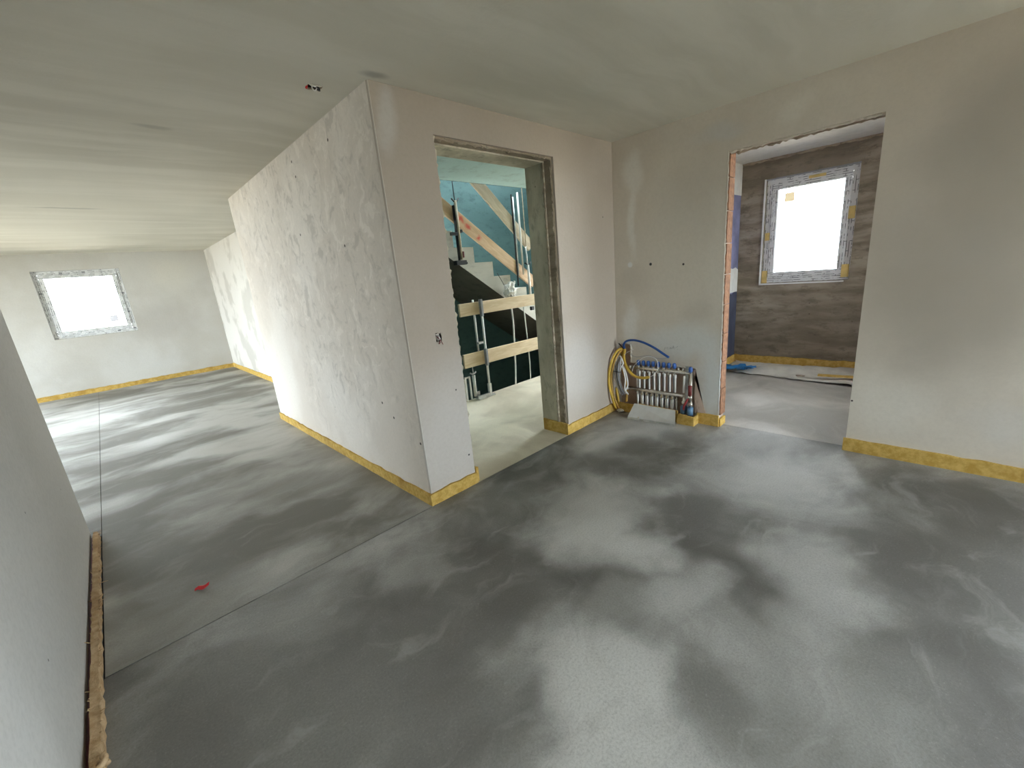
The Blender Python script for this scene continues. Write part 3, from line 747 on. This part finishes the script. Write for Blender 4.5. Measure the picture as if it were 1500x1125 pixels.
# two risers with ball valves at the right end
for (y, ztop, dx, lever) in ((1.470, tz, -.012, True), (1.533, bz, 0, False)):
    tube('riser', [L((XM + dx, y, ztop + .01)), L((XM + dx, y, .10))], .0135, m_nickel, man, 10)
    tube('valve_body', [L((XM + dx, y, .20 if lever else .205)), L((XM + dx, y, .165))], .021, m_nickel, man, 10)
    tube('blue_wrap', [L((XM + dx - .006, y, .155)), L((XM + dx - .006, y + .002, .085))], lambda i: .028, m_bluewrap, man, 12)
tube('valve_grip', [L((XM - .03, 1.470, .36)), L((XM - .03, 1.470, .27))], .017, m_darkred, man, 8)
tube('ball_joint', [L((XM - .02, 1.470, .235)), L((XM - .02, 1.470, .262))], .019, m_nickel, man, 10)
tube('lever', spline([L((XM - .03, 1.487, .235)), L((XM - .04, 1.500, .20)), L((XM - .04, 1.515, .165)), L((XM - .03, 1.522, .13))], 3), .009, m_leverred, man, 8)
link('valve_cap', cap_me, man, L((XM - .02, 1.472, tz + .012)))
# white foam/wool around the foot
fo = strip('trim_2', 'yellow wool strip bent around the foot of the cable bundle', [((3.535, 1.96, 0), (3.553, 2.19, .092))]); fo['label'] = 'yellow wool strip bent around the foot of the cable bundle'
fo2 = strip('trim_3', 'yellow wool strip boxed around the two risers', [((3.485, 1.43, 0), (3.50, 1.555, .085)), ((3.485, 1.415, 0), (XC, 1.43, .085)), ((3.485, 1.555, 0), (XC, 1.569, .08))])
fo3 = strip('trim_4', 'yellow wool strip behind the metal plate', [((3.515, 1.575, 0), (3.532, 1.96, .11))])
# galvanised plate leaning in front
def plate():
    root = empty('cover_plate', (3.44, 1.78, 0)); tag(root, 'bent galvanised sheet leaning on the strip before the manifold', 'metal sheet')
    a, b_, c, d = Vector((3.505, 2.00, .115)), Vector((3.505, 1.590, .115)), Vector((3.41, 1.545, .018)), Vector((3.375, 2.00, .018))
    n = (b_ - a).cross(d - a).normalized() * .003
    if n.z < 0: n = -n
    V = [p - root.location for p in (a, b_, c, d)] + [p + n - root.location for p in (a, b_, c, d)]
    link('sheet', mesh('sheet', V, BF, m_sheet), root)
    e = [d, c, c + Vector((-.004, 0, -.017)), d + Vector((-.004, 0, -.017))]
    V = [p - root.location for p in e] + [p + Vector((-.004, 0, 0)) - root.location for p in e]
    link('folded_lip', mesh('folded_lip', V, BF, m_steel), root)
    box('foam_rest', (.015, -.19, .0), (.055, .20, .045), m_strip, root)
    box('label_tag', (-.062, .105, .018), (-.0535, .116, .035), m_whitefoam, root)
plate()
# cables and conduits
def run(name, label, cat, pts, X, rad, mat, ribs=False, group=None):
    P = []
    for i, q in enumerate(pts):
        xx = X[i] if isinstance(X, (list, tuple)) else X
        P.append(mk(q[0], q[1], xx))
    s = spline(P, 8)
    fn = (lambda i: rad * (1 + (.10 if i % 2 else -.10))) if ribs else rad
    o = tube(name, s, fn, mat, None, 10)
    return tag(o, label, cat, group)
run('water_hose', 'dark blue hose arching out of the wall above the manifold', 'hose', [(345, 258), (335, 222), (360, 186), (430, 177), (520, 200), (620, 250), (690, 297), (748, 336)], [3.59, 3.56, 3.545, 3.54, 3.535, 3.53, 3.525, 3.52], .0105, m_bluehose)
run('conduit', 'outermost yellow conduit bowing into the wall corner', 'conduit', [(325, 248), (275, 275), (232, 350), (207, 450), (200, 540), (212, 630), (240, 735), (262, 800)], [3.585, 3.53, 3.46, 3.43, 3.42, 3.42, 3.44, 3.49], .012, m_yellow, True, 'yellow conduits by the manifold')
run('conduit', 'second yellow conduit bowing beside the outermost one', 'conduit', [(335, 252), (295, 290), (255, 360), (228, 460), (220, 545), (232, 640), (262, 735), (290, 800)], [3.59, 3.555, 3.505, 3.475, 3.47, 3.475, 3.49, 3.51], .011, m_yellow2, True, 'yellow conduits by the manifold')
run('conduit', 'cut yellow conduit curling across the manifold tubes', 'conduit', [(345, 255), (338, 330), (350, 395), (385, 460), (440, 508), (510, 523), (572, 515)], [3.585, 3.56, 3.535, 3.515, 3.505, 3.50, 3.50], .013, m_yellow, True)
run('conduit', 'brown-yellow conduit running straight down behind the white cables', 'conduit', [(320, 260), (315, 330), (320, 420), (345, 520), (365, 620), (360, 740)], [3.585, 3.58, 3.575, 3.57, 3.565, 3.55], .011, m_yellow2, True, 'yellow conduits by the manifold')
run('conduit', 'yellow conduit stub standing among cables at the floor', 'conduit', [(268, 610), (278, 670), (292, 745), (296, 800)], [3.56, 3.555, 3.55, 3.545], .012, m_yellow, True, 'yellow conduits by the manifold')
for k, (pts, mm, nm, lab) in enumerate([
    ([(300, 320), (262, 370), (250, 450), (255, 540), (280, 610), (308, 672)], m_cablew, 'cable', 'white cable looping on the outer side of the grey cable'),
    ([(300, 330), (275, 400), (268, 470), (275, 550), (298, 620), (322, 680)], m_cableg, 'cable', 'grey cable hanging between the white ones'),
    ([(305, 330), (290, 400), (284, 470), (290, 540), (312, 610), (340, 672)], m_cableg, 'cable', 'grey cable held by the black tie'),
    ([(310, 325), (305, 400), (300, 480), (305, 560), (330, 625), (360, 668)], m_cablew, 'cable', 'white cable crossing below the black tie'),
    ([(315, 390), (345, 450), (365, 520), (372, 590), (350, 650), (378, 672)], m_cablew, 'cable', 'white cable bowing towards the manifold'),
    ([(318, 400), (335, 460), (350, 540), (345, 620), (372, 668)], m_cablew, 'cable', 'inner white cable beside the bowed one'),
    ([(300, 320), (318, 350), (330, 390), (312, 420), (300, 470)], m_cablew, 'cable', 'short white cable tangled at the top of the bundle')]):
    run(nm, lab, 'cable', pts, [(3.555 if i == 0 else 3.52) - .009 * (k % 3) - .01 * min(i, 2) for i in range(len(pts))], .0065 if mm is m_cablew else .008, mm, False, 'cables hanging by the manifold')
run('cable_tie', 'black tie around the hanging cables', 'cable tie', [(238, 462), (270, 466), (304, 470)], [3.475, 3.465, 3.475], .005, m_black)
run('wire', 'thin white wire looped over the blue caps', 'wire', [(410, 470), (425, 420), (455, 385), (520, 335), (590, 330), (640, 365), (645, 450), (600, 500), (570, 515)], [3.52, 3.51, 3.505, 3.50, 3.495, 3.495, 3.49, 3.49, 3.49], .0025, m_cablew)
run('wire', 'thin grey wire sagging below the blue hose end', 'wire', [(370, 290), (450, 330), (560, 318), (650, 345), (745, 338)], [3.56, 3.545, 3.53, 3.525, 3.52], .0022, m_cableg)
run('wire', 'dark wire stub sticking out at the wall hole', 'wire', [(335, 262), (318, 236), (298, 214), (290, 205)], [3.59, 3.56, 3.545, 3.54], .006, m_black)
run('wire', 'thin pale wire springing off the yellow conduit', 'wire', [(335, 318), (365, 290), (400, 272), (425, 262)], [3.56, 3.55, 3.545, 3.54], .002, m_cablew)
# foam crumb at the corner
def lumpy(name, loc, s, mat, label, cat, seed=1, sub=2):
    me = bpy.data.meshes.new(name); bm = bmesh.new(); bmesh.ops.create_icosphere(bm, subdivisions=sub, radius=1)
    rnd = random.Random(seed)
    for v in bm.verts:
        k = 1 + rnd.uniform(-.28, .22); v.co = Vector((v.co.x * s[0] * k, v.co.y * s[1] * k, max(-s[2], v.co.z * s[2] * k)))
    bm.to_mesh(me); bm.free(); me.materials.append(mat)
    o = link(name, me, None, (loc[0], loc[1], loc[2] + s[2])); return tag(o, label, cat)
cp = mk(270, 832, 3.535)
lumpy('foam_crumb', (3.50, 2.16, 0), (.022, .04, .018), m_whitefoam, 'pale foam crumb in the room corner by the conduits', 'crumb', 4)
lumpy('foam_crumb', (*onZ(812, 622)[:2], .0), (.012, .02, .01), m_whitefoam, 'small pale crumb beside the right stair opening jamb', 'crumb', 6)
# pencil scribble on the plaster
sc_ = []
def stroke(pts): sc_.append(tubevf([onX(960 + a / 30, 495 + b_ / 30, XC - .0006) for a, b_ in pts], .0011, 4))
stroke([(385, 540), (430, 400), (455, 470), (520, 400), (555, 500)]); stroke([(600, 430), (640, 490), (690, 420), (720, 480)])
stroke([(650, 400), (700, 490)]); stroke([(770, 480), (795, 330), (830, 490)]); stroke([(740, 400), (840, 420)]); stroke([(880, 450), (910, 430), (940, 400), (990, 370)]); stroke([(950, 480), (985, 500)])
o = join('trim_5', sc_, m_pencil); tag(o, 'faint pencil scribble above the manifold', 'pencil mark', kind='structure')

# ------------------------------------------------------------------ red scrap on the floor
def scrap():
    p = onZ(297, 862); V, F = [], []
    prof = [(-.034, .000, .004), (-.018, .004, .012), (0, .002, .009), (.016, -.003, .014), (.034, .004, .022)]
    for (a, b_, z) in prof:
        for (q, dz) in ((-.016, -.006), (.0, .004), (.015, -.003)):
            V.append((a, b_ + q * (1 - abs(a) * 14), max(.001, z + dz)))
    n = len(V); V += [(x, y, z + .002) for x, y, z in V]
    for i in range(4):
        for k in range(2):
            a = i * 3 + k; F.append((a, a + 1, a + 4, a + 3)); F.append((n + a, n + a + 3, n + a + 4, n + a + 1))
    ring = [0, 1, 2, 5, 8, 11, 14, 13, 12, 9, 6, 3]
    for i in range(12): a, b_ = ring[i], ring[(i + 1) % 12]; F.append((a, n + a, n + b_, b_))
    o = link('plastic_scrap', mesh('plastic_scrap', V, F, m_red), None, (p.x, p.y, 0), (0, 0, -.5))
    tag(o, 'crumpled red plastic scrap on the passage floor', 'scrap')
scrap()

# ------------------------------------------------------------------ small room sheets
def sheet(name, corners, label, cat, mat, amp, z0=.004, n=28, m=10, seed=1):
    rnd = random.Random(seed); a, b_, c, d = [Vector(p) for p in corners]; V, F = [], []
    ph = [(rnd.uniform(2, 7), rnd.uniform(2, 9), rnd.uniform(0, 6)) for _ in range(5)]
    for i in range(n + 1):
        for j in range(m + 1):
            s, t = i / n, j / m; p = a.lerp(b_, s).lerp(d.lerp(c, s), t)
            z = z0 + amp * max(0, sum(math.sin(f * 3 * s + g2 * t + h) for f, g2, h in ph) / 3 + rnd.uniform(-.2, .3))
            e = .02 if j in (0, m) or i in (0, n) else .006
            V.append((p.x + rnd.uniform(-e, e), p.y + rnd.uniform(-e, e), z))
    for i in range(n):
        for j in range(m): k = i * (m + 1) + j; F.append((k, k + 1, k + m + 2, k + m + 1))
    q = len(V); V += [(x, y, z - .002) for x, y, z in V]; F += [tuple(x + q for x in f[::-1]) for f in F]
    o = link(name, mesh(name, V, F, mat, True), None); return tag(o, label, cat)
sheet('fleece_sheet', ((XS - .03, 1.90, 0), (XS - .03, -.5, 0), (5.20, -.5, 0), (5.50, 1.90, 0)), 'crumpled pale fleece spread along the concrete wall foot', 'sheet', m_paper, .03, .012, 44, 14)
sheet('plastic_sheet', ((5.60, 1.88, 0), (5.62, 1.52, 0), (5.42, 1.58, 0), (5.38, 1.86, 0)), 'blue plastic sheet on the fleece in the small room', 'sheet', m_bluesheet, .03, .06, 14, 8, 3)
o = box('wool_strip', (-.16, -.035, 0), (.62, .035, .012), m_strip); o.location = (5.50, .72, .055); o.rotation_euler = (0, 0, 1.5); o.rotation_euler[2] = -1.45
tag(o, 'loose ochre wool strip lying on the fleece', 'strip')
lumpy('plaster_crumb', (5.38, 1.02, .05), (.02, .05, .012), m_darkred if False else m_mortar, 'small brown crumb on the fleece edge', 'crumb', 9)

# ------------------------------------------------------------------ stair guard : boards, posts, clamps
def board(name, label, p0, p1, hgt, thick, mat, Y):
    """board whose face spans from p0 to p1 (x,z of the centre line) at depth Y"""
    a, b_ = Vector((p0[0], Y, p0[1])), Vector((p1[0], Y, p1[1])); d = b_ - a; Lh = d.length / 2
    me = mesh(name, *boxvf((-Lh, -thick / 2, -hgt / 2), (Lh, thick / 2, hgt / 2)), mat)
    bm = bmesh.new(); bm.from_mesh(me); bmesh.ops.bevel(bm, geom=bm.edges[:], offset=.003, segments=1, affect='EDGES'); bm.to_mesh(me); bm.free()
    o = link(name, me, None, (a + b_) / 2, (0, math.atan2(-(p1[1] - p0[1]), p1[0] - p0[0]), 0))
    return tag(o, label, 'board')
YG = 3.87
def bY(u, v, Y=YG): q = onY(u, v, Y); return (q.x, q.z)
def mid(q1, q2): return ((q1[0] + q2[0]) / 2, (q1[1] + q2[1]) / 2)
board('guard_board', 'upper level wooden guard board across the stair landing edge', (2.93, 1.09), (4.75, 1.085), .145, .03, m_wood, YG)
board('guard_board', 'lower level wooden guard board across the stair landing edge', (2.91, .495), (4.75, .485), .165, .03, m_wood, YG)
YQ = 4.10
a0 = mid(bY(650, 296, YQ), bY(652, 313, YQ)); a1 = mid(bY(780, 402, YQ), bY(779, 422, YQ))
dx = (a1[0] - a0[0], a1[1] - a0[1])
board('stair_guard_board', 'sloping board with red marks guarding the stair flight', (a0[0] - dx[0] * .1, a0[1] - dx[1] * .1), (a1[0] + dx[0] * .02, a1[1] + dx[1] * .02), .150, .03, m_wood_red, YQ)
b0 = mid(bY(691, 268, YQ), bY(706, 268, YQ)); b1 = mid(bY(777, 350, YQ), bY(776, 371, YQ))
dx = (b1[0] - b0[0], b1[1] - b0[1])
board('stair_guard_board', 'sloping greyish board above the red-marked one on the stair', (b0[0] - dx[0] * .35, b0[1] - dx[1] * .35), (b1[0] + dx[0] * .01, b1[1] + dx[1] * .01), .15, .03, m_wood2, YQ)

def post(name, label, x, Y, z0, z1, rad, mat, parts=(), cat='post', square=False, group=None):
    root = empty(name, (x, Y, z0)); tag(root, label, cat, group)
    if square: box('tube', (-rad, -rad, 0), (rad, rad, z1 - z0), mat, root, .003)
    else: tube('tube', [(0, 0, 0), (0, 0, z1 - z0)], rad, mat, root, 10)
    for f in parts: f(root)
    return root
def bx(n, lo, hi, m): return lambda r_: box(n, lo, hi, m, r_, .002)
def tb(n, pts, rad, m): return lambda r_: tube(n, pts, rad, m, r_, 8)
# landing post with slab clamp
x, z = bY(711, 500)
post('guard_post', 'steel guard post with slab clamp holding both landing boards', 3.235, YG - .035, .0, 1.18, .014, m_whitesteel, [
    tb('rear_tube', [(-.055, .075, .55), (-.055, .075, 1.19)], .013, m_whitesteel),
    bx('board_hook', (-.016, -.022, .39), (.016, .02, .60), m_cableg), bx('board_hook', (-.016, -.022, .99), (.016, .02, 1.19), m_cableg),
    bx('link_plate', (-.07, .03, .66), (.02, .07, .685), m_steel),
    bx('post_sleeve', (-.019, -.019, .0), (.019, .019, .16), m_whitesteel),
    bx('foot_plate', (-.20, -.03, .0), (.06, .05, .016), m_steel), bx('clamp_arm', (-.22, -.035, .016), (-.02, -.005, .05), m_steel)])
post('slab_clamp', 'screw clamp with wing nut gripping the landing slab edge', 3.045, YG + .02, .035, .30, .021, m_whitesteel, [
    tb('spindle', [(0, 0, .26), (0, 0, .44)], .006, m_steel), tb('wing_nut', [(-.045, 0, .30), (-.02, 0, .285), (.02, 0, .285), (.045, 0, .30)], .009, m_steel),
    bx('side_bar', (-.075, -.01, -.03), (-.055, .01, .26), m_whitesteel), bx('side_bar', (-.145, -.01, -.03), (-.12, .01, .27), m_whitesteel),
    bx('cross_bar', (-.145, -.008, .25), (-.055, .008, .268), m_steel), bx('brace', (.02, -.006, -.02), (.07, .006, .05), m_steel)], cat='clamp')
o = tube('cable', spline([(3.80, YG + .03, 1.02), (3.805, YG + .03, .8), (3.79, YG + .03, .5), (3.775, YG + .035, .2), (3.765, YG + .08, -.25)]), .011, m_whitesteel); tag(o, 'pale thick cable hanging straight behind both landing boards', 'cable')
o = tube('cable', spline([(4.045, YG + .05, 1.00), (4.06, YG + .05, .7), (4.075, YG + .05, .3), (4.09, YG + .08, -.2)]), .008, m_whitesteel); tag(o, 'thinner pale cable hanging beyond the thick one', 'cable')
# posts on the flight
post('stair_post', 'pale stair guard post with black clamps hanging at the slab edge', 3.205, YQ - .045, 1.66, 2.31, .017, m_wood2, [
    tb('spindle', [(-.005, 0, .6), (-.012, 0, .94)], .006, m_black), tb('wing_nut', [(-.05, 0, .67), (-.02, 0, .64), (.02, 0, .64), (.05, 0, .675)], .009, m_black),
    bx('black_rail', (-.032, -.006, -.02), (-.019, .03, .60), m_black), bx('side_arm', (-.12, -.015, .27), (-.02, .015, .305), m_black),  # first part is a thin black bar beside the tube
    bx('side_knob', (.025, -.015, .30), (.05, .015, .335), m_black), bx('foot_clamp', (-.10, -.03, -.06), (.05, .04, -.01), m_black), bx('foot_screw', (.03, -.012, -.055), (.075, .012, -.03), m_black),
    bx('slab_jaw', (-.16, -.05, .885), (.03, .03, .945), m_black), bx('jaw_plate', (-.12, -.04, .975), (.05, .03, .992), m_black), bx('red_tag', (.016, -.02, .02), (.032, .0, .09), m_darkred)])
post('stair_post', 'slim pale stair post with a dark rail beside it', 4.235, YQ - .045, 1.42, 2.455, .013, m_whitesteel, [
    bx('dark_rail', (-.10, .01, -.14), (-.088, .03, 1.01), m_black), tb('thin_rod', [(-.07, .02, .0), (-.07, .02, .98)], .010, m_steel)])
post('stair_post', 'thin rod hanging in front of the stair wall', 4.345, YQ - .03, 1.45, 3.2, .006, m_wood2)
post('stair_post', 'short stair post with wing nut near the lower board end', 4.30, YQ - .08, 1.10, 1.54, .016, m_whitesteel, [
    tb('spindle', [(-.01, 0, .44), (-.018, 0, .68)], .009, m_steel), tb('wing_nut', [(-.06, 0, .47), (-.02, 0, .45), (.03, 0, .45), (.055, 0, .48)], .008, m_black),
    bx('side_tube', (.03, .02, -.1), (.05, .04, .22), m_whitesteel), bx('foot_clamp', (-.01, -.02, -.17), (.04, .02, -.12), m_black)])
# plastic bundle behind the upper landing board, with wire
pb = onY(745, 432, 4.08)
lb = lumpy('plastic_bundle', (pb.x, 4.04, 1.10), (.10, .06, .115), m_bag, 'crumpled whitish plastic bundle behind the upper landing board', 'bundle', 12, 3)
tube('neck_tie', spline([(.0, 0, .09), (.03, 0, .12), (.07, -.01, .10), (.09, 0, .13)], 4), .014, m_bag, lb)
o = tube('wire', spline([tuple(onY(728, 400, 4.13)), tuple(onY(733, 408, 4.12)), tuple(onY(740, 420, 4.10)), tuple(onY(746, 426, 4.06))], 5), .004, m_black); tag(o, 'thin black wire running from the step to the plastic bundle', 'wire')
